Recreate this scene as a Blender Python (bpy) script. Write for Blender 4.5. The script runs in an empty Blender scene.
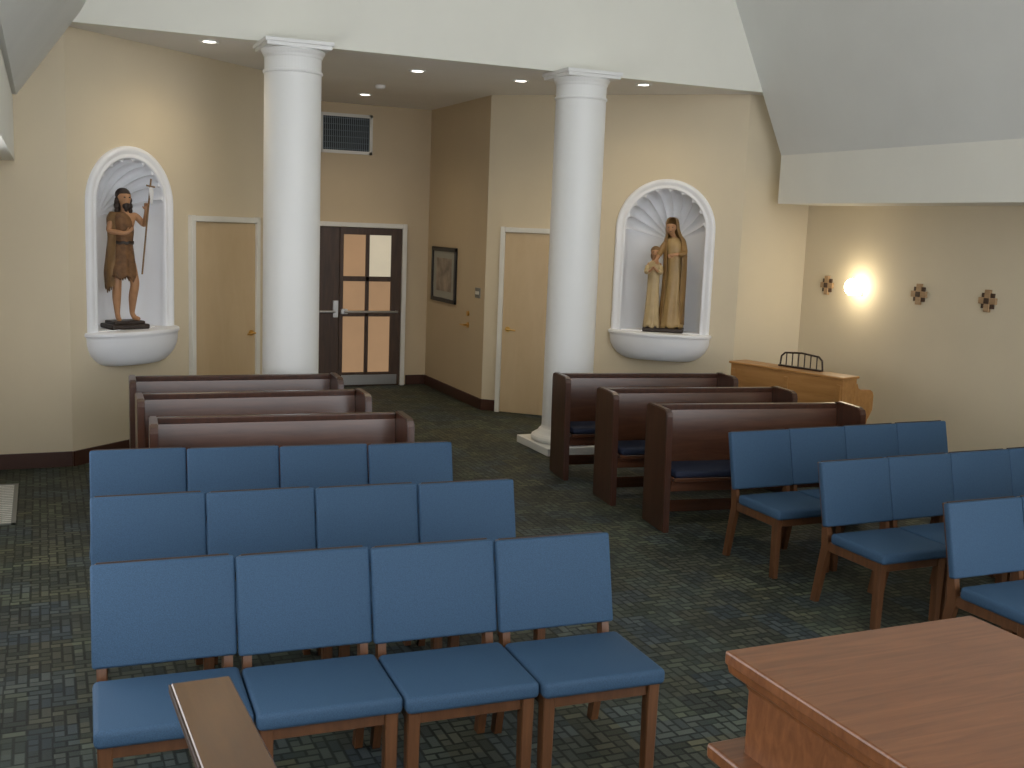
import bpy, bmesh, math, random
from mathutils import Vector, Matrix
random.seed(4)
S=bpy.context.scene
COL=S.collection
try:
    S.view_settings.view_transform='Standard'
    S.view_settings.look='None'
except Exception: pass

# ---------------------------------------------------------------- materials
def newmat(name):
    m=bpy.data.materials.new(name); m.use_nodes=True
    nt=m.node_tree; b=nt.nodes['Principled BSDF']
    return m,nt,b
def L(nt,a,b): nt.links.new(a,b)
def paint(name,col,rough=.7,var=.04,scale=3.,bump=.0,bscale=200.,metal=0.,emis=None,est=0.,spec=.5):
    m,nt,b=newmat(name)
    tc=nt.nodes.new('ShaderNodeTexCoord')
    n=nt.nodes.new('ShaderNodeTexNoise'); n.inputs['Scale'].default_value=scale; n.inputs['Detail'].default_value=4
    L(nt,tc.outputs['Object'],n.inputs['Vector'])
    r=nt.nodes.new('ShaderNodeValToRGB')
    r.color_ramp.elements[0].position=.3; r.color_ramp.elements[1].position=.7
    r.color_ramp.elements[0].color=(*[c*(1-var) for c in col],1)
    r.color_ramp.elements[1].color=(*[min(1,c*(1+var)) for c in col],1)
    L(nt,n.outputs['Fac'],r.inputs['Fac']); L(nt,r.outputs['Color'],b.inputs['Base Color'])
    b.inputs['Roughness'].default_value=rough; b.inputs['Metallic'].default_value=metal
    b.inputs['Specular IOR Level'].default_value=spec
    if bump:
        n2=nt.nodes.new('ShaderNodeTexNoise'); n2.inputs['Scale'].default_value=bscale
        L(nt,tc.outputs['Object'],n2.inputs['Vector'])
        bp=nt.nodes.new('ShaderNodeBump'); bp.inputs['Strength'].default_value=bump; bp.inputs['Distance'].default_value=.003
        L(nt,n2.outputs['Fac'],bp.inputs['Height']); L(nt,bp.outputs['Normal'],b.inputs['Normal'])
    if emis:
        b.inputs['Emission Color'].default_value=(*emis,1); b.inputs['Emission Strength'].default_value=est
    return m
def wood(name,c1,c2,rough=.4,axis=(1,12,12),scale=2.5,coat=0.,dist=.6):
    m,nt,b=newmat(name)
    tc=nt.nodes.new('ShaderNodeTexCoord'); mp=nt.nodes.new('ShaderNodeMapping')
    mp.inputs['Scale'].default_value=axis
    L(nt,tc.outputs['Object'],mp.inputs['Vector'])
    n=nt.nodes.new('ShaderNodeTexNoise'); n.inputs['Scale'].default_value=scale; n.inputs['Detail'].default_value=8
    n.inputs['Roughness'].default_value=.6; n.inputs['Distortion'].default_value=dist
    L(nt,mp.outputs['Vector'],n.inputs['Vector'])
    r=nt.nodes.new('ShaderNodeValToRGB')
    r.color_ramp.elements[0].position=.3; r.color_ramp.elements[1].position=.72
    r.color_ramp.elements[0].color=(*c1,1); r.color_ramp.elements[1].color=(*c2,1)
    L(nt,n.outputs['Fac'],r.inputs['Fac']); L(nt,r.outputs['Color'],b.inputs['Base Color'])
    b.inputs['Roughness'].default_value=rough; b.inputs['Coat Weight'].default_value=coat; b.inputs['Coat Roughness'].default_value=.2
    return m
def carpet_mat():
    m,nt,b=newmat('woven_carpet')
    tc=nt.nodes.new('ShaderNodeTexCoord')
    def mapping(rot,src):
        mp=nt.nodes.new('ShaderNodeMapping'); mp.inputs['Rotation'].default_value=(0,0,rot)
        L(nt,src,mp.inputs['Vector']); return mp
    def brick(rot,c1,c2,w,h):
        t=nt.nodes.new('ShaderNodeTexBrick'); t.inputs['Scale'].default_value=1
        t.inputs['Brick Width'].default_value=w; t.inputs['Row Height'].default_value=h
        t.inputs['Mortar Size'].default_value=h*.2; t.inputs['Mortar Smooth'].default_value=.7
        t.inputs['Color1'].default_value=(*c1,1); t.inputs['Color2'].default_value=(*c2,1)
        t.inputs['Mortar'].default_value=(.017,.022,.020,1); t.inputs['Bias'].default_value=-.05
        L(nt,mapping(rot,tc.outputs['Object']).outputs['Vector'],t.inputs['Vector']); return t
    a=brick(0,(.038,.049,.044),(.098,.110,.090),.10,.05)
    c=brick(math.pi/2,(.036,.046,.045),(.088,.100,.088),.10,.05)
    ch=nt.nodes.new('ShaderNodeTexChecker'); ch.inputs['Scale'].default_value=1/.20
    L(nt,mapping(0,tc.outputs['Object']).outputs['Vector'],ch.inputs['Vector'])
    mx=nt.nodes.new('ShaderNodeMix'); mx.data_type='RGBA'
    L(nt,ch.outputs['Fac'],mx.inputs['Factor']); L(nt,a.outputs['Color'],mx.inputs['A']); L(nt,c.outputs['Color'],mx.inputs['B'])
    def blocks(scale,cols,fac,src):
        v=nt.nodes.new('ShaderNodeTexVoronoi'); v.distance='CHEBYCHEV'; v.inputs['Scale'].default_value=scale; v.inputs['Randomness'].default_value=0.
        L(nt,tc.outputs['Object'],v.inputs['Vector'])
        sp=nt.nodes.new('ShaderNodeSeparateColor'); L(nt,v.outputs['Color'],sp.inputs['Color'])
        r=nt.nodes.new('ShaderNodeValToRGB'); e=r.color_ramp.elements; r.color_ramp.interpolation='CONSTANT'
        e[0].position=0; e[0].color=(*cols[0],1); e[1].position=1/len(cols); e[1].color=(*cols[1],1)
        for i in range(2,len(cols)):
            x=e.new(i/len(cols)); x.color=(*cols[i],1)
        L(nt,sp.outputs['Red'],r.inputs['Fac'])
        k=nt.nodes.new('ShaderNodeMix'); k.data_type='RGBA'; k.blend_type='MULTIPLY'; k.inputs['Factor'].default_value=fac
        L(nt,src,k.inputs['A']); L(nt,r.outputs['Color'],k.inputs['B']); return k.outputs['Result']
    o1=blocks(5.,[(.62,.63,.60),(1.12,1.0,.78),(.84,.94,1.14),(1.14,1.16,1.0),(.95,.84,.68)],.75,mx.outputs['Result'])
    o2=blocks(1/.6,[(.86,.88,.88),(1.10,1.06,.97),(.96,1.0,1.06),(1.14,1.14,1.06)],1.,o1)
    L(nt,o2,b.inputs['Base Color']); b.inputs['Roughness'].default_value=.6
    b.inputs['Specular IOR Level'].default_value=.25
    n2=nt.nodes.new('ShaderNodeTexNoise'); n2.inputs['Scale'].default_value=180
    bp=nt.nodes.new('ShaderNodeBump'); bp.inputs['Strength'].default_value=.4; bp.inputs['Distance'].default_value=.004
    L(nt,tc.outputs['Object'],n2.inputs['Vector']); L(nt,n2.outputs['Fac'],bp.inputs['Height']); L(nt,bp.outputs['Normal'],b.inputs['Normal'])
    return m
def fabric(name,c1,c2):
    m,nt,b=newmat(name)
    tc=nt.nodes.new('ShaderNodeTexCoord')
    n=nt.nodes.new('ShaderNodeTexNoise'); n.inputs['Scale'].default_value=260; n.inputs['Detail'].default_value=2
    L(nt,tc.outputs['Object'],n.inputs['Vector'])
    r=nt.nodes.new('ShaderNodeValToRGB'); r.color_ramp.elements[0].position=.35; r.color_ramp.elements[1].position=.65
    r.color_ramp.elements[0].color=(*c1,1); r.color_ramp.elements[1].color=(*c2,1)
    L(nt,n.outputs['Fac'],r.inputs['Fac']); L(nt,r.outputs['Color'],b.inputs['Base Color'])
    b.inputs['Roughness'].default_value=.7; b.inputs['Specular IOR Level'].default_value=.3
    bp=nt.nodes.new('ShaderNodeBump'); bp.inputs['Strength'].default_value=.25; bp.inputs['Distance'].default_value=.002
    L(nt,n.outputs['Fac'],bp.inputs['Height']); L(nt,bp.outputs['Normal'],b.inputs['Normal'])
    return m
M={}
M['cream']=paint('cream_wall_paint',(.65,.565,.41),.75,.02,2,.08,150)
M['tan']=paint('tan_wall_paint',(.60,.49,.33),.75,.02,2,.08,150)
M['white']=paint('off_white_ceiling_paint',(.79,.79,.72),.8,.015,2,.05,120)
M['slope']=paint('grey_white_slope_paint',(.72,.73,.70),.85,.02,2,.05,120)
M['soffit']=paint('soffit_paint',(.77,.76,.69),.8,.015,2)
M['vceil']=paint('alcove_ceiling_paint',(.80,.78,.74),.85,.02,2)
M['colw']=paint('column_white_gloss',(.81,.82,.81),.42,.012,2)
M['niche']=paint('niche_white',(.82,.84,.88),.55,.015,4)
M['carpet']=carpet_mat()
M['blue']=fabric('blue_upholstery',(.028,.064,.120),(.038,.086,.154))
M['navy']=fabric('navy_pew_cushion',(.010,.014,.032),(.015,.022,.048))
M['chairwood']=wood('chair_frame_wood',(.068,.027,.010),(.130,.055,.021),.4,(8,8,1.2))
M['pew']=wood('dark_mahogany',(.052,.018,.008),(.095,.035,.016),.26,(1,10,10),2.5,.5)
M['pewend']=wood('dark_mahogany_upright',(.034,.011,.005),(.070,.024,.011),.30,(10,10,1),2.5,.3)
M['maple']=wood('maple_door_veneer',(.56,.42,.25),(.61,.47,.295),.45,(3,3,.8),2)
M['frame']=paint('door_frame_white',(.74,.73,.68),.5)
M['dkdoor']=wood('walnut_door',(.042,.023,.013),(.085,.045,.026),.5,(10,10,1))
M['rack']=paint('dark_rack_wood',(.03,.015,.009),.5)
M['base']=paint('dark_red_brown_base',(.055,.020,.012),.4,.1)
M['brass']=paint('brass',(.65,.42,.14),.3,.03,5,metal=1.)
M['steel']=paint('brushed_steel',(.45,.45,.44),.35,.03,5,metal=1.)
M['glass']=paint('glowing_door_glass',(.16,.09,.045),.8,.3,1.6,emis=(.62,.39,.22),est=.46,spec=.03)  # hallway light behind the panes is put in as emission
M['glassb']=paint('glowing_door_glass_pale',(.30,.27,.20),.8,.15,2.2,emis=(.80,.70,.52),est=.55,spec=.03)  # paler pane glow, also emission, for the brighter upper pane
M['dark']=paint('dark_void',(.022,.028,.034),.9)
M['ltwood']=wood('cherry_lectern_wood',(.130,.045,.014),(.235,.092,.034),.33,(1.2,14,6),2.6,.3,1.)
M['standwood']=wood('stand_wood',(.058,.022,.005),(.100,.042,.010),.3,(10,1,6),2,.4)
M['oak']=wood('honey_oak',(.34,.155,.040),(.47,.235,.075),.38,(1,9,9),2)
M['ivory']=paint('ivory',(.7,.68,.6),.35)
M['black']=paint('black_lacquer',(.010,.010,.011),.35)
M['skin']=paint('painted_skin',(.42,.22,.11),.5,.08,20)
M['fur']=paint('brown_fur_tunic',(.15,.072,.027),.7,.3,25,.6,60)
M['ochre']=paint('brown_ochre_cloak',(.19,.105,.038),.6,.25,12,.3,40)
M['hair']=paint('dark_brown_hair',(.022,.011,.007),.6,.3,40,.6,60)
M['gold']=paint('gilded_brown_robe',(.25,.145,.05),.4,.2,6,.2,40)
M['gold2']=paint('ochre_gown',(.36,.24,.10),.45,.15,6,.2,40)
M['tanrobe']=paint('pale_tan_robe',(.46,.35,.19),.5,.12,8,.2,40)
M['rock']=paint('dark_statue_base',(.025,.015,.010),.5,.3,12,.5,20)
M['banner']=paint('white_banner',(.65,.65,.66),.6)
M['plaster']=paint('switch_plate',(.20,.21,.20),.4)
M['redwood']=wood('station_dark_wood',(.040,.022,.013),(.08,.042,.024),.4)
M['paleoak']=wood('station_pale_wood',(.32,.20,.10),(.44,.29,.16),.4)

# ---------------------------------------------------------------- mesh helpers
def finish(name,bm,mat,parent=None,loc=(0,0,0),rot=(0,0,0),smooth=False,mods=None):
    bmesh.ops.recalc_face_normals(bm,faces=bm.faces[:])
    me=bpy.data.meshes.new(name); bm.to_mesh(me); bm.free()
    me.materials.append(mat)
    if smooth:
        for p in me.polygons: p.use_smooth=True
    o=bpy.data.objects.new(name,me); COL.objects.link(o)
    o.location=loc; o.rotation_euler=rot
    if parent: o.parent=parent
    return o
def B(bm,size,c,bev=0.,seg=2,rot=None,taper=None):
    r=bmesh.ops.create_cube(bm,size=1.)
    vs=r['verts']
    for v in vs:
        v.co=Vector((v.co.x*size[0],v.co.y*size[1],v.co.z*size[2]))
        if taper and v.co.z<0: v.co.x*=taper; v.co.y*=taper
    if rot: bmesh.ops.rotate(bm,verts=vs,cent=(0,0,0),matrix=rot)
    bmesh.ops.translate(bm,verts=vs,vec=c)
    if bev:
        es=list({e for v in vs for e in v.link_edges})
        bmesh.ops.bevel(bm,geom=es,offset=bev,segments=seg,affect='EDGES',profile=.5)
def box(name,size,c,mat,parent=None,bev=.004,seg=2,loc=(0,0,0),rot=(0,0,0),smooth=False,r=None):
    bm=bmesh.new(); B(bm,size,c,bev,seg,r); return finish(name,bm,mat,parent,loc,rot,smooth)
def prism(name,pts,y0,y1,mat,axis='y'):
    bm=bmesh.new()
    def P(a,b,t): return (a,t,b) if axis=='y' else (a,b,t)
    v0=[bm.verts.new(P(a,b,y0)) for a,b in pts]; v1=[bm.verts.new(P(a,b,y1)) for a,b in pts]
    n=len(pts); bm.faces.new(v0); bm.faces.new(v1[::-1])
    for i in range(n): bm.faces.new((v0[i],v1[i],v1[(i+1)%n],v0[(i+1)%n]))
    return finish(name,bm,mat)
def lathe(bm,prof,cx=0,cy=0,n=48,sx=1,sy=1,a0=0,a1=2*math.pi,fl=None):
    full=abs(a1-a0-2*math.pi)<1e-6; k=n if full else n+1
    rings=[]
    for (r,z) in prof:
        ring=[]
        for i in range(k):
            a=a0+(a1-a0)*i/n
            ring.append(bm.verts.new((cx+r*sx*math.cos(a),cy+r*sy*math.sin(a),z)))
        rings.append(ring)
    for a,b in zip(rings,rings[1:]):
        for i in range(n):
            j=(i+1)%k
            bm.faces.new((a[i],a[j],b[j],b[i]))
    return rings
def cyl(bm,p0,p1,r0,r1=None,n=12,cap=True):
    r1=r0 if r1 is None else r1
    p0=Vector(p0);p1=Vector(p1); d=(p1-p0).normalized()
    u=d.orthogonal().normalized(); w=d.cross(u)
    A=[bm.verts.new(p0+u*(r0*math.cos(2*math.pi*i/n))+w*(r0*math.sin(2*math.pi*i/n))) for i in range(n)]
    C=[bm.verts.new(p1+u*(r1*math.cos(2*math.pi*i/n))+w*(r1*math.sin(2*math.pi*i/n))) for i in range(n)]
    for i in range(n): bm.faces.new((A[i],A[(i+1)%n],C[(i+1)%n],C[i]))
    if cap: bm.faces.new(A[::-1]); bm.faces.new(C)
def ell(bm,c,r,u=16,v=12):
    g=bmesh.ops.create_uvsphere(bm,u_segments=u,v_segments=v,radius=1.)
    for x in g['verts']: x.co=Vector((x.co.x*r[0]+c[0],x.co.y*r[1]+c[1],x.co.z*r[2]+c[2]))
def tag(o,label,cat,group=None):
    o['label']=label; o['category']=cat
    if group: o['group']=group
    return o
def struct(o,label=None):
    o['kind']='structure'
    if label: o['label']=label
    return o
def empty(name,loc,rz=0):
    e=bpy.data.objects.new(name,None); COL.objects.link(e); e.location=loc; e.rotation_euler=(0,0,rz)
    e.empty_display_size=.1
    return e
def dup(src,loc,rz):
    n=src.copy(); COL.objects.link(n); n.location=loc; n.rotation_euler=(0,0,rz)
    def rec(s,d):
        for c in list(s.children):
            k=c.copy(); COL.objects.link(k); k.parent=d; rec(c,k)
    rec(src,n)
    return n

# ---------------------------------------------------------------- room shell
T=.14
EX=7.75; WX=-.68; NY=9.75; VX0,VX1=2.49,4.75; VY=13.8; IY=11.73; CX0,CX1=.21,6.89; CZ=3.635
HY=9.52
def wall(name,p0,p1,z0,z1,mat):
    p0=Vector(p0);p1=Vector(p1); ln=(p1-p0).length; ang=math.atan2(p1.y-p0.y,p1.x-p0.x)
    bm=bmesh.new()
    B(bm,(ln,T,z1-z0),(ln/2,-T/2,(z0+z1)/2))
    o=finish(name,bm,mat,None,(p0.x,p0.y,0),(0,0,ang)); struct(o,'painted plaster chapel wall'); return o
wall('wall_east',(EX,-2.),(EX,NY+T),0,3.3,M['cream'])
wall('wall_northeast',(EX,NY),(CX1,NY),0,CZ,M['cream'])
wall('wall_vestibule_east',(VX1,IY),(VX1,VY),0,CZ,M['tan'])
wall('wall_north',(VX1+T,VY),(VX0-T,VY),0,CZ,M['tan'])
wall('wall_vestibule_west',(VX0,VY),(VX0,IY),0,CZ,M['tan'])
wall('wall_northwest',(CX0,NY),(WX,NY),0,CZ,M['cream'])
WY0,WY1,WZ0,WZ1=1.6,7.6,.75,2.35  # out-of-view window opening, added so daylight brightens the floor and seats
wall('wall_west',(WX,NY+T),(WX,WY1),0,3.3,M['cream'])
wall('wall_west_south',(WX,WY0),(WX,-2.),0,3.3,M['cream'])
wall('wall_west_sill',(WX,WY1),(WX,WY0),0,WZ0,M['cream'])
wall('wall_west_lintel',(WX,WY1),(WX,WY0),WZ1,3.3,M['cream'])
bm=bmesh.new()
for yy in (WY0+.03,WY0+1.5,WY0+3.,WY0+4.5,WY1-.03): B(bm,(.06,.05,WZ1-WZ0),(WX-.07,yy,(WZ0+WZ1)/2))
for zz in (WZ0+.025,WZ1-.025): B(bm,(.06,WY1-WY0,.05),(WX-.07,(WY0+WY1)/2,zz))
o=finish('added_window_1',bm,M['frame']); struct(o,'unseen white framed window added to let daylight in')
def nichewall(name,p0,p1,sc,mat,NA,NZ0,NSP):
    p0=Vector(p0);p1=Vector(p1); ln=(p1-p0).length; ang=math.atan2(p1.y-p0.y,p1.x-p0.x)
    bm=bmesh.new()
    outer=[(0,0),(ln,0),(ln,CZ),(0,CZ)]
    inner=[(sc-NA-.02,NZ0-.02)]+[(sc-(NA+.02)*math.cos(math.pi*i/24),NSP+(NA+.02)*math.sin(math.pi*i/24)) for i in range(25)]+[(sc+NA+.02,NZ0-.02)]
    es=[]
    for loop in (outer,inner):
        vs=[bm.verts.new((a,0,b)) for a,b in loop]
        for i in range(len(vs)): es.append(bm.edges.new((vs[i],vs[(i+1)%len(vs)])))
    bmesh.ops.triangle_fill(bm,use_beauty=True,edges=es)
    o=finish(name,bm,mat,None,(p0.x,p0.y,0),(0,0,ang)); 
    for p in o.data.polygons:
        if p.normal.y<0: 
            o.data.flip_normals(); break
    md=o.modifiers.new('thick','SOLIDIFY'); md.thickness=T; md.offset=-1
    struct(o,'painted wall with an arched niche opening')
    return ang,ln
NL=dict(NA=.405,NZ0=1.13,NSP=2.225); NR=dict(NA=.445,NZ0=1.07,NSP=2.19)
rl=math.hypot(CX1-VX1,IY-NY); rlL=math.hypot(VX0-CX0,IY-NY)
sR=.83; sL=rlL-.69
nR0,nR1=(CX1,NY),(VX1,IY); nL0,nL1=(VX0,IY),(CX0,NY)
angR,_=nichewall('wall_niche_east',nR0,nR1,sR,M['cream'],**NR)
angL,_=nichewall('wall_niche_west',nL0,nL1,sL,M['cream'],**NL)
def on(p0,p1,s):
    d=(Vector(p1)-Vector(p0)).normalized(); return Vector(p0)+d*s
o=prism('floor',[(WX-T,-2),(EX+T,-2),(EX+T,NY+T),(CX1+.1,NY+T),(VX1+T,IY+.2),(VX1+T,VY+T),(VX0-T,VY+T),(VX0-T,IY+.2),(CX0-.1,NY+T),(WX-T,NY+T)],-.1,0,M['carpet'],'z'); struct(o,'dark green and olive woven carpet floor')
o=prism('ceiling_alcove',[(-.9,HY),(8.1,HY),(8.1,NY+.3),(VX1+.4,IY+.3),(VX1+.4,VY+.2),(VX0-.4,VY+.2),(VX0-.4,IY+.3),(-.9,NY+.3)],CZ,CZ+.1,M['vceil'],'z'); struct(o)
o=prism('wall_header',[(-.9,CZ-.004),(8.1,CZ-.004),(8.1,6.3),(-.9,6.3)],HY-.01,HY+.12,M['white']); struct(o,'off-white header wall above the columns')
SX=7.16
o=prism('trim_1',[(EX+T,2.51),(SX,2.51),(SX,3.01),(EX+T,3.01)],-2,HY+.0,M['soffit']); struct(o,'boxed soffit along the wall')
o=prism('trim_2',[(WX-T,2.54),(-.18,2.54),(-.18,3.04),(WX-T,3.04)],-2,NY,M['soffit']); struct(o,'boxed soffit along the wall')
o=prism('ceiling_east',[(EX+T,3.01),(SX,3.01),(SX-1.56,6.3),(EX+T,6.3)],-2,HY+.0,M['slope']); struct(o,'steeply sloped plaster ceiling')
o=prism('ceiling_west',[(WX-T,3.04),(-.15,3.04),(.33,3.72),(1.66,6.3),(WX-T,6.3)],-2,HY,M['slope']); struct(o,'steeply sloped plaster ceiling')
o=prism('ceiling',[(-.9,-2),(8.1,-2),(8.1,NY+.08),(-.9,NY+.08)],6.3,6.4,M['white'],'z'); struct(o)
def bb(name,p0,p1,a,b):
    p0v=on(p0,p1,a); p1v=on(p0,p1,b); ang=math.atan2(p1v.y-p0v.y,p1v.x-p0v.x); ln=b-a
    o=box(name,(ln,.02,.13),(ln/2,.01,.065),M['base'],None,.004,loc=(p0v.x,p0v.y,0),rot=(0,0,ang)); struct(o,'dark brown baseboard')
bb('baseboard_east',(EX,-2),(EX,NY),0,11.75)
bb('baseboard_northeast',(EX,NY),(CX1,NY),.02,EX-CX1)
def uL(x): return (VX0-x)/(VX0-CX0)*rlL
dLc=(uL(1.29)+uL(2.03))/2
dRc=rl-(4.89-VX1)/(CX1-VX1)*rl-.5
bb('baseboard_niche_east',nR0,nR1,.0,dRc-.5)
bb('baseboard_niche_east_inner',nR0,nR1,dRc+.5,rl)
bb('baseboard_niche_west',nL0,nL1,dLc+.5,rlL)
bb('baseboard_niche_west_inner',nL0,nL1,0,dLc-.5)
bb('baseboard_vestibule_east',(VX1,IY),(VX1,VY),0,VY-IY)
bb('baseboard_vestibule_west',(VX0,VY),(VX0,IY),0,VY-IY)
bb('baseboard_northwest',(CX0,NY),(WX,NY),0,CX0-WX)
bb('baseboard_north',(VX1,VY),(VX0,VY),.02,.28)
bb('baseboard_west',(WX,NY),(WX,-2),.02,11.7)

# ---------------------------------------------------------------- doors
def lever(parent,x,z,sgn,y=.035):
    bm=bmesh.new()
    cyl(bm,(x,y-.01,z),(x,y+.012,z),.032,n=20); cyl(bm,(x,y,z),(x,y+.06,z),.011)
    cyl(bm,(x,y+.055,z),(x+sgn*.11,y+.055,z-.004),.010,.008)
    finish('handle',bm,M['brass'],parent,smooth=False)['label']='brass lever handle'
def mdoor(name,p0,p1,c,hs):
    q=on(p0,p1,c); ang=math.atan2(p1[1]-p0[1],p1[0]-p0[0])
    d=box(name,(.90,.03,2.09),(0,.012,1.05),M['maple'],None,.003,loc=(q.x,q.y,0),rot=(0,0,ang)); struct(d,'pale maple veneer flush door in a white frame')
    bm=bmesh.new()
    B(bm,(.055,.05,2.16),(-.478,.025,1.08),.004); B(bm,(.055,.05,2.16),(.478,.025,1.08),.004); B(bm,(.90,.05,.055),(0,.025,2.128),.004)
    finish('door_frame',bm,M['frame'],d)
    lever(d,hs*.38,.98,-hs,.027)
    for hz in (.25,1.05,1.85):
        b=bmesh.new(); cyl(b,(-hs*.452,.034,hz-.05),(-hs*.452,.034,hz+.05),.008); finish('hinge',b,M['steel'],d)
    return d
mdoor('door_1',nL0,nL1,dLc,-1)
mdoor('door_2',nR0,nR1,dRc,1)
def dd():
    fr=bmesh.new()
    B(fr,(.06,.09,2.14),(2.84,VY-.035,1.07),.005); B(fr,(.06,.09,2.14),(4.40,VY-.035,1.07),.005); B(fr,(1.50,.09,.06),(3.62,VY-.035,2.11),.005)
    f=finish('trim_3',fr,M['frame']); struct(f,'painted double door frame')
    for nm,x0,x1 in (('door_3',3.535,4.368),('door_4',2.872,3.53)):
        y=VY-.03; w=x1-x0; cx=(x0+x1)/2
        bm=bmesh.new()
        gx0=x0+.05 if nm=='door_3' else x0+.12; gx1=4.225 if nm=='door_3' else x1-.26
        cols=[gx0,gx0+(gx1-gx0)/2,gx1]; rows=[.18,.955,1.415,1.985]
        B(bm,(gx0-x0,.045,2.07),((x0+gx0)/2,y,1.04),.003)
        B(bm,(x1-gx1,.045,2.07),((x1+gx1)/2,y,1.04),.003)
        B(bm,(gx1-gx0,.045,rows[0]),((gx0+gx1)/2,y,rows[0]/2+.005),.003)
        B(bm,(gx1-gx0,.045,2.075-rows[3]),((gx0+gx1)/2,y,(2.075+rows[3])/2),.003)
        for r in rows[1:3]: B(bm,(gx1-gx0,.045,.065),((gx0+gx1)/2,y,r),.003)
        B(bm,(.05,.045,rows[3]-rows[0]),(cols[1],y,(rows[3]+rows[0])/2),.003)
        d=finish(nm,bm,M['dkdoor']); struct(d,'walnut glazed door leaf with warm panes given their own glow')
        for i in range(2):
            for j in range(3):
                a,b=cols[i],cols[i+1]; c,e=rows[j],rows[j+1]
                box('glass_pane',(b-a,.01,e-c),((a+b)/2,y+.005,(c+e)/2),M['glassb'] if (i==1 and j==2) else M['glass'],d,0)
        bm=bmesh.new(); cyl(bm,(x0+.06,y-.09,.99),(x1-.06,y-.09,.99),.016)
        cyl(bm,(x0+.07,y-.09,.99),(x0+.07,y-.02,.99),.016); cyl(bm,(x1-.07,y-.09,.99),(x1-.07,y-.02,.99),.016)
        B(bm,(.09,.04,.07),(x0+.06,y-.04,.99),.005)
        finish('push_bar',bm,M['steel'],d)
        box('kick_plate',(w-.08,.006,.13),(cx,y-.026,.085),M['steel'],d,.001)
        if nm=='door_4':
            box('lock_plate',(.07,.02,.22),(x1-.045,y-.03,1.02),M['steel'],d,.004)
dd()

# ---------------------------------------------------------------- columns
def column(x,y,lab):
    e=empty('column',(x,y,0)); tag(e,lab,'column','round white columns')
    bm=bmesh.new(); B(bm,(.74,.74,.075),(0,0,.0375),.006)
    lathe(bm,[(0.,.075),(.325,.075),(.345,.09),(.35,.11),(.342,.13),(.315,.148),(.30,.15),(.285,.165),(.27,.19),(.252,.205),(.246,.23)],n=56)
    finish('base',bm,M['colw'],e)
    bm=bmesh.new()
    pr=[]
    for i in range(25):
        t=i/24; r=.245-.004*max(0,(t-.25)/.75)**1.5; pr.append((r,.225+t*(3.38-.225)))
    lathe(bm,pr,n=64); finish('shaft',bm,M['colw'],e,smooth=True)
    bm=bmesh.new()
    top=CZ-.001
    lathe(bm,[(.240,3.375),(.251,3.380),(.254,3.390),(.251,3.400),(.241,3.404),(.240,top-.130),(.248,top-.120),(.252,top-.105),(.264,top-.088),(.272,top-.072),(.268,top-.062),(.0,top-.058)],n=56)
    B(bm,(.545,.545,.032),(0,0,top-.046),.004); B(bm,(.575,.575,.032),(0,0,top-.016),.004)
    finish('capital',bm,M['colw'],e)
    return e
column(2.01,9.50,'tall round white column beside the short pews')
column(4.77,9.50,'tall round white column with square base on carpet')

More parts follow.
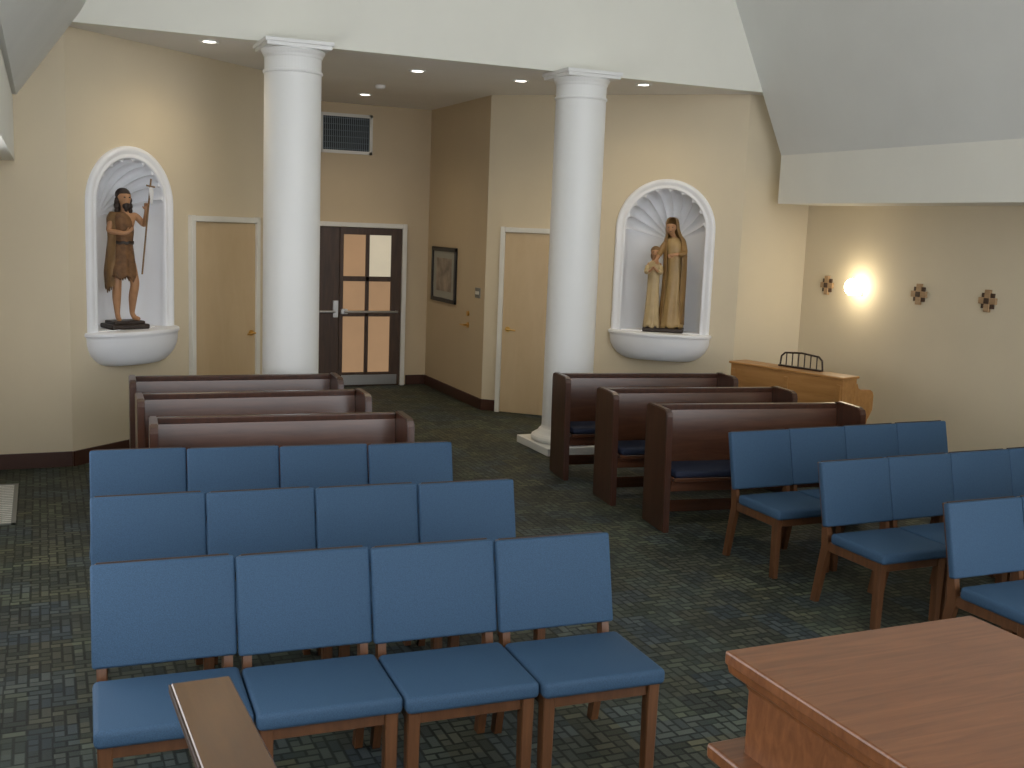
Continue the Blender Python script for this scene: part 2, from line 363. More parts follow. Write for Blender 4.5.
# ---------------------------------------------------------------- niches and statues
def niche(q,ang,NA,NZ0,NSP):
    e=empty('statue_niche',(q.x,q.y,0),ang); tag(e,'white arched shell niche with rounded sill on cream wall','wall niche','white shell niches')
    dep=.40
    bm=bmesh.new()
    nf=19; n=nf*10
    def fl(th): return abs(math.cos(th*nf/2.+math.pi/2))
    rings=[]
    for i in range(9):
        z=NZ0+(NSP-NZ0)*i/8; ring=[]
        for k in range(n+1):
            a=math.pi*k/n; ring.append(bm.verts.new((NA*math.cos(a),-dep*math.sin(a),z)))
        rings.append(ring)
    for a,b in zip(rings,rings[1:]):
        for k in range(n): bm.faces.new((a[k],a[k+1],b[k+1],b[k]))
    zh=NSP-.12
    hub=bm.verts.new((0,-dep+.015,zh)); prev=None
    m=18
    for i in range(1,m+1):
        ps=math.pi/2*i/m; ring=[]
        amp=.07*min(1,ps/.9)
        for k in range(n+1):
            th=math.pi*k/n
            u=1-fl(th)
            g=1-amp*u**1.5
            rr=NA*math.sin(ps)*g
            ring.append(bm.verts.new((rr*math.cos(th),-dep*math.cos(ps)+.03*math.sin(ps)*u*(1 if ps<1.5 else .3),zh+(NSP-zh)*math.sin(ps)+rr*math.sin(th))))
        if prev:
            for k in range(n): bm.faces.new((prev[k],prev[k+1],ring[k+1],ring[k]))
        else:
            for k in range(n): bm.faces.new((hub,ring[k],ring[k+1]))
        prev=ring
    ring=[bm.verts.new(((NA+.01)*math.cos(math.pi*k/n),.012,NSP+(NA+.01)*math.sin(math.pi*k/n))) for k in range(n+1)]
    for k in range(n): bm.faces.new((prev[k],prev[k+1],ring[k+1],ring[k]))
    finish('shell_recess',bm,M['niche'],e,smooth=False)
    bm=bmesh.new()
    prof=[(-.004,-.03),(-.004,.012),(.006,.024),(.018,.026),(.03,.020),(.045,.024),(.065,.036),(.088,.037),(.104,.024),(.106,0.0)]
    prev=None
    seq=[]
    for z in (NZ0-.01,1.6,NSP): seq.append((-NA,z,-1,0))
    for i in range(1,32):
        a=math.pi-math.pi*i/32; seq.append((NA*math.cos(a),NSP+NA*math.sin(a),math.cos(a),math.sin(a)))
    for z in (NSP,1.6,NZ0-.01): seq.append((NA,z,1,0))
    for px,pz,nx,nz in seq:
        r=[bm.verts.new((px+nx*a,b,pz+nz*a)) for a,b in prof]
        if prev:
            for k in range(len(prof)-1): bm.faces.new((prev[k],prev[k+1],r[k+1],r[k]))
        prev=r
    finish('arch_surround',bm,M['niche'],e,smooth=True)
    bm=bmesh.new(); w=NA+.135
    lathe(bm,[(.0,NZ0),(w-.015,NZ0),(w,NZ0-.010),(w,NZ0-.032),(w-.015,NZ0-.042),(w-.02,NZ0-.06),(w-.022,NZ0-.10),(w-.035,NZ0-.15),(w-.065,NZ0-.205),(w-.11,NZ0-.25),(w-.16,NZ0-.285),(w-.22,NZ0-.305),(.0,NZ0-.315)],n=40,sy=.46,a0=0,a1=math.pi)
    c=bm.verts.new((0,0,NZ0+.001)); ring=[bm.verts.new((NA*math.cos(math.pi*k/30),-dep*math.sin(math.pi*k/30),NZ0+.001)) for k in range(31)]
    for k in range(30): bm.faces.new((c,ring[k],ring[k+1]))
    o=finish('sill',bm,M['niche'],e,smooth=True)
    try: o.data.set_sharp_from_angle(angle=math.radians(40))
    except Exception: pass
    return e
qL=on(nL0,nL1,sL); qR=on(nR0,nR1,sR)
niche(qL,angL,**NL); niche(qR,angR,**NR)

def robe(name,secs,mat,parent,folds=9,amp=.1,n=72,a0=0.,a1=2*math.pi,seed=0,thick=.006,rag=0.,twist=1.5):
    bm=bmesh.new(); full=abs(a1-a0-2*math.pi)<1e-6; k=n if full else n+1
    rnd=random.Random(seed); ph=[rnd.uniform(0,6.28) for _ in range(3)]
    rg=[rnd.uniform(-1,1) for _ in range(k)]
    out=[]
    for s,t in zip(secs,secs[1:]):
        for j in range(5):
            u=j/5; u2=u; out.append([a*(1-u2)+b*u2 for a,b in zip(s,t)])
    out.append(list(secs[-1]))
    for _ in range(2):
        sm_=[out[0]]+[[ (x+2*y+z)/4 for x,y,z in zip(out[i-1],out[i],out[i+1])] for i in range(1,len(out)-1)]+[out[-1]]
        out=sm_
    rings=[]
    for ri,(z,cx,cy,rx,ry,fa) in enumerate(out):
        ring=[]
        for i in range(k):
            a=a0+(a1-a0)*i/n
            w=math.sin(folds*a+ph[0]+twist*z)+.5*math.sin((folds*1.7//1)*a+ph[1]-2*twist*z)+.35*math.sin(3*a+6*z+ph[2])
            g=1+amp*fa*w
            dz=.012*fa*math.sin(folds*a+ph[2])
            if ri==len(out)-1: dz+=rag*rg[i]
            ring.append(bm.verts.new((cx+rx*g*math.cos(a),cy+ry*g*math.sin(a),z+dz)))
        rings.append(ring)
    for a,b in zip(rings,rings[1:]):
        for i in range(n):
            j=(i+1)%k; bm.faces.new((a[i],a[j],b[j],b[i]))
    o=finish(name,bm,mat,parent,smooth=True)
    md=o.modifiers.new('thick','SOLIDIFY'); md.thickness=thick; md.offset=-1
    return o
def skin(name,V,E,R,mat,parent,root=0):
    me=bpy.data.meshes.new(name); me.from_pydata([Vector(v) for v in V],E,[]); me.materials.append(mat)
    o=bpy.data.objects.new(name,me); COL.objects.link(o); o.parent=parent
    md=o.modifiers.new('skin','SKIN'); md.use_smooth_shade=True
    for i,sv in enumerate(me.skin_vertices[0].data):
        r=R[i]; sv.radius=(r,r) if not isinstance(r,tuple) else r; sv.use_root=(i==root)
    md=o.modifiers.new('sub','SUBSURF'); md.levels=2; md.render_levels=2
    return o
def hand(V,E,R,wi,d,up,s=1.):
    d=Vector(d).normalized(); up=Vector(up).normalized(); side=d.cross(up).normalized()
    w=Vector(V[wi]); V.append(tuple(w+d*.03*s)); R.append(.016*s); E.append((wi,len(V)-1)); p=len(V)-1
    for k,(o_,ln) in enumerate(((-.015,.030),(-.005,.036),(.005,.034),(.014,.026))):
        b=w+d*.045*s+side*o_*s
        V.append(tuple(b)); R.append(.0065*s); E.append((p,len(V)-1))
        V.append(tuple(b+d*ln*.6*s+up*.006*s)); R.append(.0055*s); E.append((len(V)-2,len(V)-1))
        V.append(tuple(b+d*ln*.8*s+up*.018*s)); R.append(.0045*s); E.append((len(V)-2,len(V)-1))
    V.append(tuple(w+d*.028*s-side*.024*s+up*.006*s)); R.append(.0065*s); E.append((p,len(V)-1))
    V.append(tuple(w+d*.045*s-side*.03*s+up*.016*s)); R.append(.005*s); E.append((len(V)-2,len(V)-1))
def head(V,E,R,ni,c,s=1.):
    c=Vector(c)
    def add(p,r,frm): V.append(tuple(c+Vector(p)*s)); R.append(r*s); E.append((frm,len(V)-1)); return len(V)-1
    j=add((0,-.012,-.045),.036,ni); m=add((0,-.008,0),.052,j); t=add((0,.005,.05),.048,m)
    add((0,-.064,-.004),.009,m); add((-.056,.005,.0),.010,m); add((.056,.005,.0),.010,m)
def eyes(parent,c,s=1.):
    for sx in (-1,1):
        bm=bmesh.new(); ell(bm,(c[0]+sx*.021*s,c[1]-.055*s,c[2]+.012*s),(.009*s,.006*s,.005*s),8,6); finish('eye',bm,M['black'],parent)
    bm=bmesh.new(); ell(bm,(c[0],c[1]-.052*s,c[2]-.036*s),(.014*s,.006*s,.004*s),8,6); finish('mouth',bm,M['redwood'],parent)

def statue_man(loc,rz):
    e=empty('statue',loc,rz); tag(e,'painted statue of bearded man in brown tunic holding cross staff','statue')
    bm=bmesh.new(); B(bm,(.33,.25,.04),(0,0,.02),.012,2); B(bm,(.27,.20,.03),(0,0,.05),.01,2)
    finish('plinth',bm,M['rock'],e)
    hx=-.018
    V=[(hx,0,.62),(-.008,0,.71),(.005,.0,.85),(.006,0,.94),(.004,-.005,.975),
       (-.092,0,.905),(-.140,-.02,.79),(-.045,-.125,.775),
       (.104,0,.925),(.170,-.03,.84),(.142,-.125,.955),
       (-.07,0,.58),(-.070,-.01,.36),(-.066,.01,.26),(-.06,.015,.12),(-.065,-.015,.082),(-.075,-.07,.075),
       (.038,0,.58),(.060,-.075,.37),(.062,-.02,.26),(.072,.02,.12),(.080,-.01,.082),(.105,-.062,.075)]
    E=[(0,1),(1,2),(2,3),(3,4),(2,5),(5,6),(6,7),(2,8),(8,9),(9,10),(0,11),(11,12),(12,13),(13,14),(14,15),(15,16),(0,17),(17,18),(18,19),(19,20),(20,21),(21,22)]
    R=[.070,.058,(.078,.058),.036,.031,.036,.027,.019,.036,.027,.019,.054,.039,.039,.022,.023,.017,.054,.039,.039,.022,.023,.017]
    hand(V,E,R,7,(.8,-.2,.5),(0,-.4,1)); hand(V,E,R,10,(-.1,-.25,1),(-.5,-1,0))
    hc=(.0,-.012,1.052)
    head(V,E,R,4,hc)
    skin('body',V,E,R,M['skin'],e); eyes(e,(hc[0],hc[1]-.004,hc[2]))
    robe('tunic',[(.945,-.035,.0,.04,.048,0),(.92,-.028,.0,.078,.056,.1),(.87,-.015,0,.090,.074,.4),(.80,-.004,0,.086,.076,.5),(.70,-.008,0,.078,.070,.5),(.62,hx,-.005,.098,.086,.7),(.5,hx,-.012,.106,.095,1.0),(.41,hx,-.015,.112,.102,1.3)],M['fur'],e,7,.045,seed=2,rag=.025,twist=4)
    robe('cloak',[(.945,-.04,.01,.07,.06,.1),(.90,-.04,.01,.100,.08,.5),(.75,-.04,.005,.094,.088,.9),(.55,-.045,.01,.105,.095,1.1),(.44,-.05,.015,.106,.098,1.3),(.33,-.055,.02,.09,.088,1.3)],M['ochre'],e,6,.05,a0=math.radians(95),a1=math.radians(232),seed=5,rag=.025,twist=4)
    robe('belt',[(.712,-.007,0,.086,.078,.3),(.688,-.009,0,.089,.080,.3)],M['rock'],e,9,.05,seed=2)
    bm=bmesh.new()
    ell(bm,(0,.010,1.083),(.063,.062,.058),20,14); ell(bm,(0,.038,1.01),(.062,.042,.085),18,12)
    for i,(x,y,z,r) in enumerate(((-.052,.0,1.04,.022),(-.056,.005,.995,.024),(-.058,.0,.955,.020),(.052,.0,1.04,.022),(.056,.005,.995,.024),(.058,.0,.958,.019))): ell(bm,(x,y,z),(r,r*1.2,r*1.4),10,8)
    finish('hair',bm,M['hair'],e,smooth=True)
    bm=bmesh.new(); ell(bm,(0,-.047,1.0),(.030,.024,.036),14,10); ell(bm,(0,-.052,.972),(.018,.016,.024),10,8); finish('beard',bm,M['hair'],e,smooth=True)
    bm=bmesh.new(); cyl(bm,(.085,-.15,.45),(.172,-.15,1.22),.007,n=10); cyl(bm,(.130,-.15,1.165),(.204,-.15,1.155),.007,n=10)
    finish('cross_staff',bm,M['ochre'],e)
    robe('banner',[(1.15,.166,-.155,.016,.004,.2),(1.11,.172,-.155,.020,.004,.6),(1.07,.172,-.155,.013,.005,1),(1.02,.176,-.155,.006,.004,1)],M['banner'],e,4,.15,n=24,thick=.002)
    return e
def statue_lady(loc,rz):
    e=empty('statue',loc,rz); tag(e,'painted statue of veiled woman in gilded robe embracing child','statue')
    bm=bmesh.new(); B(bm,(.42,.27,.045),(0,0,.0225),.012,2); finish('plinth',bm,M['rock'],e)
    ox=.075
    robe('gown',[(1.02,ox-.02,0,.042,.04,0),(.995,ox-.015,0,.080,.06,.1),(.94,ox-.01,0,.098,.08,.3),(.84,ox,0,.090,.082,.4),(.74,ox+.005,0,.082,.076,.4),(.62,ox+.01,0,.090,.084,.7),(.45,ox+.005,0,.100,.092,1.),(.25,ox,0,.110,.10,1.2),(.045,ox,0,.122,.11,1.4)],M['gold2'],e,7,.04,seed=3,twist=2.5)
    robe('mantle',[(1.238,ox-.042,.005,.010,.010,0),(1.234,ox-.042,.005,.036,.036,0),(1.216,ox-.042,.004,.058,.058,0),(1.18,ox-.042,.004,.070,.073,0),(1.11,ox-.036,.006,.074,.077,.1),(1.045,ox-.02,.010,.084,.083,.2),(.995,ox-.005,.008,.112,.095,.3),(.90,ox+.003,0,.124,.106,.5),(.70,ox+.01,0,.122,.110,.8),(.50,ox+.01,0,.124,.112,1.),(.30,ox+.005,.005,.128,.115,1.),(.09,ox,.01,.134,.118,1.1)],M['gold'],e,5,.035,a0=math.radians(-52),a1=math.radians(224),seed=7,twist=2)
    V=[(ox,0,.80),(ox-.01,0,.93),(ox-.018,-.003,1.015),(ox-.032,-.014,1.048),
       (ox-.09,0,.97),(ox-.145,-.05,.86),(ox-.175,-.13,.79),
       (ox+.075,0,.97),(ox+.100,-.08,.85),(ox+.005,-.145,.84)]
    E=[(0,1),(1,2),(2,3),(1,4),(4,5),(5,6),(1,7),(7,8),(8,9)]
    R=[.065,.068,.036,.028,.032,.027,.018,.032,.027,.018]
    hand(V,E,R,6,(.1,-.6,-.5),(0,-.5,-.6)); hand(V,E,R,9,(-1,-.1,-.3),(0,-1,0))
    hc=(ox-.050,-.036,1.12)
    head(V,E,R,3,hc,.92)
    skin('body',V,E,R,M['skin'],e); eyes(e,(hc[0]-.004,hc[1]-.001,hc[2]-.002),.92)
    for p0,p1,p2 in (((ox-.09,0,.97),(ox-.145,-.055,.86),(ox-.17,-.10,.815)),((ox+.075,0,.97),(ox+.105,-.085,.85),(ox+.04,-.135,.842))):
        skin('sleeve',[p0,p1,p2],[(0,1),(1,2)],[.038,.036,.030],M['gold'],e)
    cx=-.125; cy=-.05
    robe('child_robe',[(.765,cx,cy,.03,.028,0),(.74,cx,cy,.062,.046,.1),(.69,cx,cy,.070,.060,.3),(.60,cx,cy,.062,.056,.4),(.50,cx,cy,.062,.058,.6),(.35,cx,cy,.068,.064,1.),(.18,cx,cy,.076,.070,1.2),(.045,cx,cy,.084,.076,1.4)],M['tanrobe'],e,6,.04,seed=9,twist=2.5)
    V=[(cx,cy,.62),(cx,cy,.70),(cx,cy,.765),(cx+.002,cy-.004,.785),(cx-.058,cy,.72),(cx-.076,cy-.05,.63),(cx-.025,cy-.11,.665),(cx+.058,cy,.72),(cx+.074,cy-.05,.63),(cx+.025,cy-.11,.67)]
    E=[(0,1),(1,2),(2,3),(1,4),(4,5),(5,6),(1,7),(7,8),(8,9)]
    R=[.045,.05,.028,.023,.025,.021,.014,.025,.021,.014]
    hand(V,E,R,6,(.7,-.3,.7),(0,-1,0),.7); hand(V,E,R,9,(-.7,-.3,.7),(0,-1,0),.7)
    head(V,E,R,3,(cx+.006,cy-.005,.85),.8)
    skin('child_body',V,E,R,M['skin'],e); eyes(e,(cx+.006,cy-.007,.85),.8)
    for p0,p1,p2 in (((cx-.058,cy,.72),(cx-.078,cy-.055,.635),(cx-.045,cy-.095,.655)),((cx+.058,cy,.72),(cx+.076,cy-.055,.635),(cx+.045,cy-.095,.66))):
        skin('sleeve',[p0,p1,p2],[(0,1),(1,2)],[.030,.028,.024],M['tanrobe'],e)
    bm=bmesh.new(); ell(bm,(cx+.006,cy+.012,.873),(.052,.051,.050),18,12); ell(bm,(cx+.004,cy+.032,.82),(.050,.036,.064),14,10)
    finish('child_hair',bm,M['ochre'],e,smooth=True)
    return e
def place(q,ang,off,z,sx=0):
    n=Vector((-math.sin(ang),math.cos(ang))); t=Vector((math.cos(ang),math.sin(ang))); return (q.x+n.x*off-t.x*sx,q.y+n.y*off-t.y*sx,z+.002)
sm=statue_man(place(qL,angL,-.07,1.13,-.01),angL+math.pi-.35); sm.scale=(1.06,1.06,1.09)
sl=statue_lady(place(qR,angR,-.06,1.07,.03),angR+math.pi+.15); sl.scale=(1.07,1.05,1.02)

# ---------------------------------------------------------------- chairs
def chair(loc,rz):
    e=empty('chair',loc,rz)
    W=.508
    bm=bmesh.new(); B(bm,(W-.002,.44,.065),(0,-.04,.425),.02,3)
    finish('seat',bm,M['blue'],e,smooth=True)
    bm=bmesh.new(); R=Matrix.Rotation(math.radians(-13),3,'X')
    B(bm,(W+.001,.045,.385),(0,0,0),.012,3,R); 
    finish('backrest',bm,M['blue'],e,(0,.277,.666),smooth=True)
    for sx in (-1,1):
        bm=bmesh.new(); B(bm,(.048,.055,.40),(sx*.218,-.205,.20),.004,1,None,.85); finish('leg',bm,M['chairwood'],e)
        bm=bmesh.new()
        pts=[(.285,0),(.215,.36),(.235,.50),(.325,.845)]
        prev=None; w=.032
        for (y,z),h in zip(pts,(.045,.06,.045,.022)):
            x0=sx*.222; r=[bm.verts.new((x0+a*w/2,y+b*h/2+.022,z)) for a,b in ((-1,-1),(1,-1),(1,1),(-1,1))]
            if prev:
                for k in range(4): bm.faces.new((prev[k],prev[(k+1)%4],r[(k+1)%4],r[k]))
            else: bm.faces.new(r)
            prev=r
        bm.faces.new(prev)
        finish('leg',bm,M['chairwood'],e)
    bm=bmesh.new()
    for sx in (-1,1): B(bm,(.028,.42,.055),(sx*.22,.0,.365),.003,1)
    B(bm,(.42,.022,.055),(0,-.205,.365),.003,1); B(bm,(.42,.022,.055),(0,.225,.375),.003,1)
    finish('seat_frame',bm,M['chairwood'],e)
    bm=bmesh.new(); B(bm,(W-.04,.010,.008),(0,.333,.853),.002,1,R)
    finish('top_edge_strip',bm,M['rack'],e)
    return e
proto=None
def row(p0,p1,n,lab,grp,y_off=.335):
    global proto
    p0=Vector(p0);p1=Vector(p1); d=p1-p0; ang=math.atan2(d.y,d.x); a2=ang*.45; nrm=Vector((math.sin(a2),-math.cos(a2)))
    k=d.length/n/.5115
    for i in range(n):
        c=p0+d*((i+.5)/n)+nrm*y_off
        if proto is None: proto=chair((c.x,c.y,0),a2); o=proto
        else: o=dup(proto,(c.x,c.y,0),a2)
        o.scale=(k,1,1)
        tag(o,lab,'chair',grp)
row((.14,4.22),(2.26,4.05),4,'blue upholstered wooden chair joined in a row of four','row of four blue chairs, reading stand before it')
row((.18,5.25),(2.25,5.08),4,'blue upholstered wooden chair standing between two similar rows','row of four blue chairs between two others')
row((.22,6.31),(2.27,6.07),4,'blue upholstered wooden chair in row beside the short pews','row of four blue chairs beside short pews')
row((4.22,5.97),(6.16,6.01),4,'blue upholstered wooden chair beside the navy cushioned pews','row of four blue chairs beside cushioned pews')
row((4.21,5.03),(6.26,5.07),4,'blue upholstered wooden chair with open wooden legs on carpet','row of four blue chairs along the side wall')
row((4.21,4.05),(6.26,4.03),4,'blue upholstered wooden chair beside the cherry wood desk','row of four blue chairs beside the desk')

# ---------------------------------------------------------------- pews
def pew(loc,rz,Lp=1.64):
    e=empty('pew',loc,rz)
    for x in (.025,Lp-.025):
        bm=bmesh.new()
        pts=[(.0,0),(.03,.84),(.02,.885),(-.03,.90),(-.30,.90),(-.345,.885),(-.36,.85),(-.40,.05),(-.40,0)]
        v0=[bm.verts.new((x-.025,y,z)) for y,z in pts]; v1=[bm.verts.new((x+.025,y,z)) for y,z in pts]
        bm.faces.new(v0); bm.faces.new(v1[::-1])
        for i in range(len(pts)): bm.faces.new((v0[i],v1[i],v1[(i+1)%len(pts)],v0[(i+1)%len(pts)]))
        bmesh.ops.recalc_face_normals(bm,faces=bm.faces[:])
        bmesh.ops.bevel(bm,geom=[q for q in bm.edges if abs(q.verts[0].co.x-q.verts[1].co.x)<1e-5],offset=.006,segments=2,affect='EDGES')
        finish('end_panel',bm,M['pewend'],e)
    R=Matrix.Rotation(math.radians(-8),3,'X')
    bm=bmesh.new(); B(bm,(Lp-.1,.025,.50),(Lp/2,-.055,.60),.003,1,R); finish('backrest',bm,M['pew'],e)
    bm=bmesh.new(); B(bm,(Lp-.10,.05,.045),(Lp/2,-.010,.865),.008,2); finish('top_rail',bm,M['pewend'],e)
    bm=bmesh.new(); B(bm,(Lp-.1,.40,.03),(Lp/2,-.24,.40),.004,1); B(bm,(Lp-.1,.02,.08),(Lp/2,-.38,.345),.003,1)
    finish('seat',bm,M['pew'],e)
    bm=bmesh.new(); B(bm,(Lp-.1,.02,.09),(Lp/2,-.03,.1),.003,1); finish('bottom_rail',bm,M['pew'],e)
    bm=bmesh.new(); B(bm,(Lp-.12,.35,.05),(Lp/2,-.265,.442),.016,3); finish('seat_cushion',bm,M['navy'],e,smooth=True)
    return e
pl=[((.60,7.07,0),-4,'short dark mahogany pew beside row of blue chairs'),((.59,8.03,0),-2,'short dark mahogany pew standing between two others'),((.61,8.92,0),-3,'short dark mahogany pew beside the white column'),
    ((4.16,6.93,0),-8,'dark mahogany pew with navy cushion beside blue chairs'),((4.15,7.72,0),-7,'dark mahogany pew with navy cushion between two others'),((4.17,8.60,0),-8,'dark mahogany pew with navy cushion beside column base')]
pp=None
for i,(l,a,lab) in enumerate(pl):
    if pp is None: pp=pew(l,math.radians(a)); o=pp
    else: o=dup(pp,l,math.radians(a))
    tag(o,lab,'pew','short plain pews' if i<3 else 'pews with navy cushions')

# ---------------------------------------------------------------- piano
def piano():
    e=empty('piano',(6.24,8.87,0),math.atan2(-.96,.28)); tag(e,'honey oak spinet piano with curved music rack beside pews','piano')
    Lp=1.28
    bm=bmesh.new(); B(bm,(Lp,.22,.87),(Lp/2,.12,.475),.006)
    finish('case',bm,M['oak'],e)
    bm=bmesh.new(); B(bm,(Lp+.03,.26,.022),(Lp/2,.12,.921),.007); finish('lid',bm,M['oak'],e)
    bm=bmesh.new()
    for x in (.04,Lp*.52,Lp-.04): B(bm,(.05,.015,.80),(x,.004,.46),.003)
    B(bm,(Lp,.02,.06),(Lp/2,.0,.06),.004)
    finish('back_frame',bm,M['oak'],e)
    for x in (.03,Lp-.03):
        bm=bmesh.new(); pts=[(.20,.46),(.20,.87),(.24,.86),(.26,.82),(.30,.80),(.46,.79),(.50,.77),(.52,.73),(.52,.60),(.46,.52),(.36,.48)]
        v0=[bm.verts.new((x-.032,y,z)) for y,z in pts]; v1=[bm.verts.new((x+.032,y,z)) for y,z in pts]
        bm.faces.new(v0); bm.faces.new(v1[::-1])
        for i in range(len(pts)): bm.faces.new((v0[i],v1[i],v1[(i+1)%len(pts)],v0[(i+1)%len(pts)]))
        finish('cheek',bm,M['oak'],e)
        bm=bmesh.new(); lathe(bm,[(0,0),(.02,0),(.024,.04),(.016,.08),(.024,.3),(.03,.42),(.022,.45),(.03,.50),(.03,.53),(0,.53)],x,.44,16); finish('leg',bm,M['oak'],e,smooth=True)
    bm=bmesh.new(); B(bm,(Lp-.1,.29,.07),(Lp/2,.355,.555),.006); B(bm,(Lp-.1,.03,.10),(Lp/2,.235,.72),.006); finish('keybed',bm,M['oak'],e)
    bm=bmesh.new(); kw=(Lp-.16)/52
    for i in range(52): B(bm,(kw*.92,.14,.02),(.08+kw*(i+.5),.40,.602),.0)
    o=finish('white_keys',bm,M['ivory'],e); o['kind']='stuff'
    bm=bmesh.new()
    for i in range(51):
        if i%7 in (0,1,3,4,5): B(bm,(.011,.09,.02),(.08+kw*(i+1),.37,.618),.0)
    o=finish('black_keys',bm,M['black'],e); o['kind']='stuff'
    for x in (.60,.69,.78):
        bm=bmesh.new(); B(bm,(.025,.10,.012),(x,.26,.06),.004); finish('pedal',bm,M['brass'],e)
    bm=bmesh.new(); y=.16
    x0,x1=.46,.94
    pts=[(x0,.936),(x0+.01,1.03),(x0+.05,1.065),((x0+x1)/2,1.08),(x1-.05,1.065),(x1-.01,1.03),(x1,.936)]
    for a,b in zip(pts,pts[1:]): cyl(bm,(a[0],y+.02,a[1]),(b[0],y+.02,b[1]),.009,n=8)
    for i in range(1,7):
        x=x0+(x1-x0)*i/7; cyl(bm,(x,y+.02,.936),(x,y+.02,1.07),.006,n=8)
    B(bm,(x1-x0,.05,.015),((x0+x1)/2,y+.01,.940),.003)
    finish('music_rack',bm,M['rack'],e)
piano()

# ---------------------------------------------------------------- desk, stand
def lectern():
    e=empty('altar_desk',(1.94,1.66,0)); tag(e,'cherry wood desk top with moulded edge and stepped ledge','desk')
    W,D=.815,.92
    bm=bmesh.new(); B(bm,(W,D,.035),(0,0,1.133),.006,2); finish('top',bm,M['ltwood'],e)
    bm=bmesh.new()
    a=[(-W/2,-D/2),(W/2,-D/2),(W/2,D/2),(-W/2,D/2)]
    def ring(ins,z): return [bm.verts.new((x-math.copysign(ins,x),y-math.copysign(ins,y),z)) for x,y in a]
    R=[ring(.006,1.116),ring(.010,1.095),ring(.040,1.072),ring(.045,1.06)]
    for p,q in zip(R,R[1:]):
        for i in range(4): bm.faces.new((p[i],p[(i+1)%4],q[(i+1)%4],q[i]))
    finish('moulding',bm,M['ltwood'],e)
    bm=bmesh.new(); B(bm,(W-.09,D-.09,.20),(0,0,.97),.004); finish('body',bm,M['ltwood'],e)
    bm=bmesh.new(); B(bm,(W+.03,D+.06,.04),(0,0,.876),.008); finish('ledge',bm,M['ltwood'],e)
    bm=bmesh.new(); B(bm,(W-.14,D-.14,.80),(0,0,.45),.004); finish('pedestal',bm,M['ltwood'],e)
    bm=bmesh.new(); B(bm,(W-.04,D-.04,.08),(0,0,.04),.006); finish('plinth',bm,M['ltwood'],e)
lectern()
def stand():
    e=empty('reading_stand',(.385,2.62,0),math.radians(1)); tag(e,'narrow brown wooden stand with sloping plank top','stand')
    R=Matrix.Rotation(math.radians(-3),3,'X')
    bm=bmesh.new(); B(bm,(.160,.74,.024),(0,-.05,.90),.004,1,R); finish('top',bm,M['standwood'],e)
    bm=bmesh.new(); B(bm,(.006,.74,.022),(-.083,-.05,.8985),.001,1,R); finish('edge_strip',bm,M['rack'],e)
    bm=bmesh.new(); B(bm,(.07,.07,.85),(0,0,.455),.006); finish('post',bm,M['standwood'],e)
    bm=bmesh.new(); B(bm,(.20,.34,.04),(0,0,.02),.008); finish('foot',bm,M['standwood'],e)
stand()

# ---------------------------------------------------------------- wall items
def picture():
    e=empty('framed_picture',(VX1,13.12,1.52),math.pi/2)
    tag(e,'dark framed landscape picture on tan wall','picture')
    w,h=.90,.70
    bm=bmesh.new()
    for s in (-1,1): B(bm,(.05,.03,h),(s*(w/2-.025),.015,0),.004); B(bm,(w,.03,.05),(0,.015,s*(h/2-.025)),.004)
    finish('frame',bm,M['black'],e)
    box('mat_board',(w-.09,.008,h-.09),(0,.008,0),paint('grey_green_mat',(.36,.37,.33),.5),e,0)
    box('print',(w-.34,.004,h-.28),(0,.014,0),paint('muted_print',(.30,.25,.20),.4,.5,6),e,0)
picture()
def switch():
    o=box('light_switch',(.15,.012,.12),(0,.006,0),M['plaster'],None,.003,loc=(VX1,11.94,1.37),rot=(0,0,math.pi/2)); tag(o,'small grey switch plate on tan wall','light switch')
    for x in (-.04,0,.04):
        bm=bmesh.new(); B(bm,(.018,.01,.04),(x,.014,0),.002); finish('toggle',bm,M['ivory'],o)
switch()
def vhandle():
    e=empty('door_lever',(VX1,12.24,.96),math.pi/2); tag(e,'brass lever and round lock on tan wall','door hardware')
    bm=bmesh.new(); cyl(bm,(0,-.01,0),(0,.012,0),.034,n=20); cyl(bm,(0,0,0),(0,.06,0),.011); cyl(bm,(0,.055,0),(.12,.055,-.005),.013,.011); finish('lever',bm,M['brass'],e)
    bm=bmesh.new(); cyl(bm,(0,-.01,.14),(0,.02,.14),.030,n=20); finish('lock',bm,M['brass'],e)
vhandle()
def grille():
    e=empty('ventilation_grille',(3.605,VY,3.255),math.pi); tag(e,'white framed gridded air return grille high on wall','air vent')
    w,h=.69,.50
    bm=bmesh.new()
    for s in (-1,1): B(bm,(.04,.025,h),(s*(w/2-.02),.0125,0),.003); B(bm,(w,.025,.04),(0,.0125,s*(h/2-.02)),.003)
    finish('frame',bm,M['frame'],e)
    box('dark_duct_sheet',(w-.06,.004,h-.06),(0,.003,0),M['dark'],e,0)  # shade inside the duct painted as a flat dark sheet
    bm=bmesh.new(); gm=paint('grille_bars',(.18,.22,.25),.6)
    for i in range(6): B(bm,(w-.08,.008,.006),(0,.010,-h/2+.06+i*(h-.12)/5))
    for i in range(24): B(bm,(.009,.012,h-.08),(-w/2+.05+i*(w-.10)/23,.012,0))
    finish('grid',bm,gm,e)
grille()
def register():
    e=empty('floor_register',(-.38,8.58,0)); tag(e,'pale metal floor register set in the carpet','floor vent')
    bm=bmesh.new()
    for s in (-1,1): B(bm,(.03,1.2,.008),(s*.16,0,.004)); B(bm,(.35,.03,.008),(0,s*.585,.004))
    finish('frame',bm,M['plaster'],e)
    bm=bmesh.new()
    for i in range(22): B(bm,(.30,.02,.006),(0,-.55+i*.0525,.004))
    finish('slats',bm,M['frame'],e)
register()
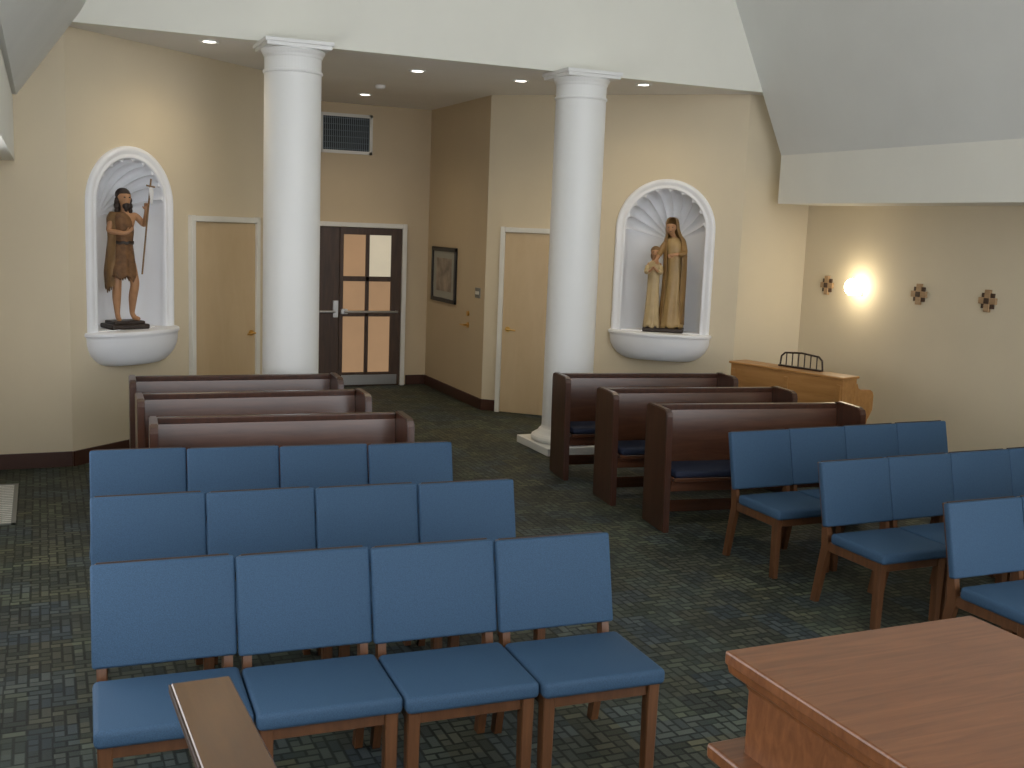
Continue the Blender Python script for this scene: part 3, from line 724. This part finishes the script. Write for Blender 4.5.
def station(y,lab):
    e=empty('wall_cross',(EX,y,1.67),math.pi/2); tag(e,lab,'wall cross','wooden wall crosses')
    bm=bmesh.new(); B(bm,(.058,.028,.20),(0,.014,0),.001,1); B(bm,(.19,.026,.058),(0,.014,.0),.001,1); finish('cross',bm,M['paleoak'],e)
    for a in (-1,1):
        for b in (-1,1):
            bm=bmesh.new(); B(bm,(.040,.018,.040),(a*.049,.009,b*.049),.001,1); finish('corner_block',bm,M['redwood'],e)
    bm=bmesh.new(); B(bm,(.05,.012,.05),(0,.033,.0),.001,1)
    finish('centre_block',bm,M['redwood'],e)
for y,l in ((9.33,'small wooden cross plaque next to lit sconce'),(7.99,'small dark and pale wooden cross plaque on wall'),(7.16,'small dark and pale wooden cross plaque on wall')): station(y,l)
def sconce():
    e=empty('wall_sconce',(EX,8.82,1.60),math.pi/2); tag(e,'small lit wall sconce glowing warm white','wall lamp')
    bm=bmesh.new(); B(bm,(.08,.02,.10),(0,.01,.05),.006); cyl(bm,(0,.01,.05),(0,.06,.05),.012)
    finish('bracket',bm,M['frame'],e)
    gm=paint('glowing_glass',(1,.95,.85),.4,.0,emis=(1.,.92,.72),est=16)
    bm=bmesh.new(); lathe(bm,[(0,-.005),(.04,.0),(.07,.02),(.09,.05),(.095,.08),(.088,.115),(.068,.145),(.035,.165),(0,.17)],0,.11,28,sy=.7); finish('lamp_shade',bm,gm,e,smooth=True)
    ld=bpy.data.lights.new('sconce_bulb','POINT'); ld.energy=4; ld.color=(1,.80,.52); ld.shadow_soft_size=.06
    lo=bpy.data.objects.new('sconce_bulb',ld); COL.objects.link(lo); lo.location=(EX-.25,8.82,1.69)
sconce()
glow=paint('lamp_glow',(1,1,1),.5,0,emis=(1,.95,.85),est=12)
def can(x,y,on_=True,power=30,angle=110):
    e=empty('recessed_light',(x,y,CZ)); tag(e,'round recessed ceiling downlight with white trim','ceiling light','recessed downlights')
    bm=bmesh.new(); lathe(bm,[(.055,.004),(.06,-.010),(.085,-.012),(.09,.004)],n=28); finish('trim_ring',bm,M['colw'],e,smooth=True)
    bm=bmesh.new(); lathe(bm,[(0,-.004),(.055,-.004)],n=24); finish('lamp',bm,glow if on_ else M['dark'],e)
    if power:
        ld=bpy.data.lights.new('downlight_bulb','SPOT'); ld.energy=power; ld.color=(1,.82,.56); ld.spot_size=math.radians(angle); ld.spot_blend=1.; ld.shadow_soft_size=.3
        lo=bpy.data.objects.new('downlight_bulb',ld); COL.objects.link(lo); lo.location=(x,y,CZ-.03)
can(3.41,10.37,True,45,140); can(4.51,10.36,True,45,140); can(3.53,12.67,True,45,140)
can(1.36,9.82,True,42,165); can(5.62,9.80,True,42,165)
bm=bmesh.new(); lathe(bm,[(0,-.04),(.04,-.04),(.055,-.025),(.06,.003)],n=24)
o=finish('smoke_detector',bm,M['colw'],None,(3.44,11.74,CZ),smooth=True); tag(o,'small white round smoke detector on ceiling','smoke detector')

# ---------------------------------------------------------------- world and daylight
w=bpy.data.worlds.new('World'); S.world=w; w.use_nodes=True
bg=w.node_tree.nodes['Background']; bg.inputs['Color'].default_value=(.96,.97,1.0,1); bg.inputs['Strength'].default_value=3.2

# ---------------------------------------------------------------- camera
cd=bpy.data.cameras.new('camera'); cam=bpy.data.objects.new('camera',cd); COL.objects.link(cam)
cd.sensor_width=36; cd.lens=1080/1024*36; cd.clip_start=.05
r=Vector((.91744,-.39607,.03782)); dn=Vector((-.022998,-.147688,-.988767)); fw=Vector((.397208,.906265,-.144603))
m=Matrix((( r.x,-dn.x,-fw.x,0),(r.y,-dn.y,-fw.y,0),(r.z,-dn.z,-fw.z,2.17),(0,0,0,1)))
cam.matrix_world=m
S.camera=cam
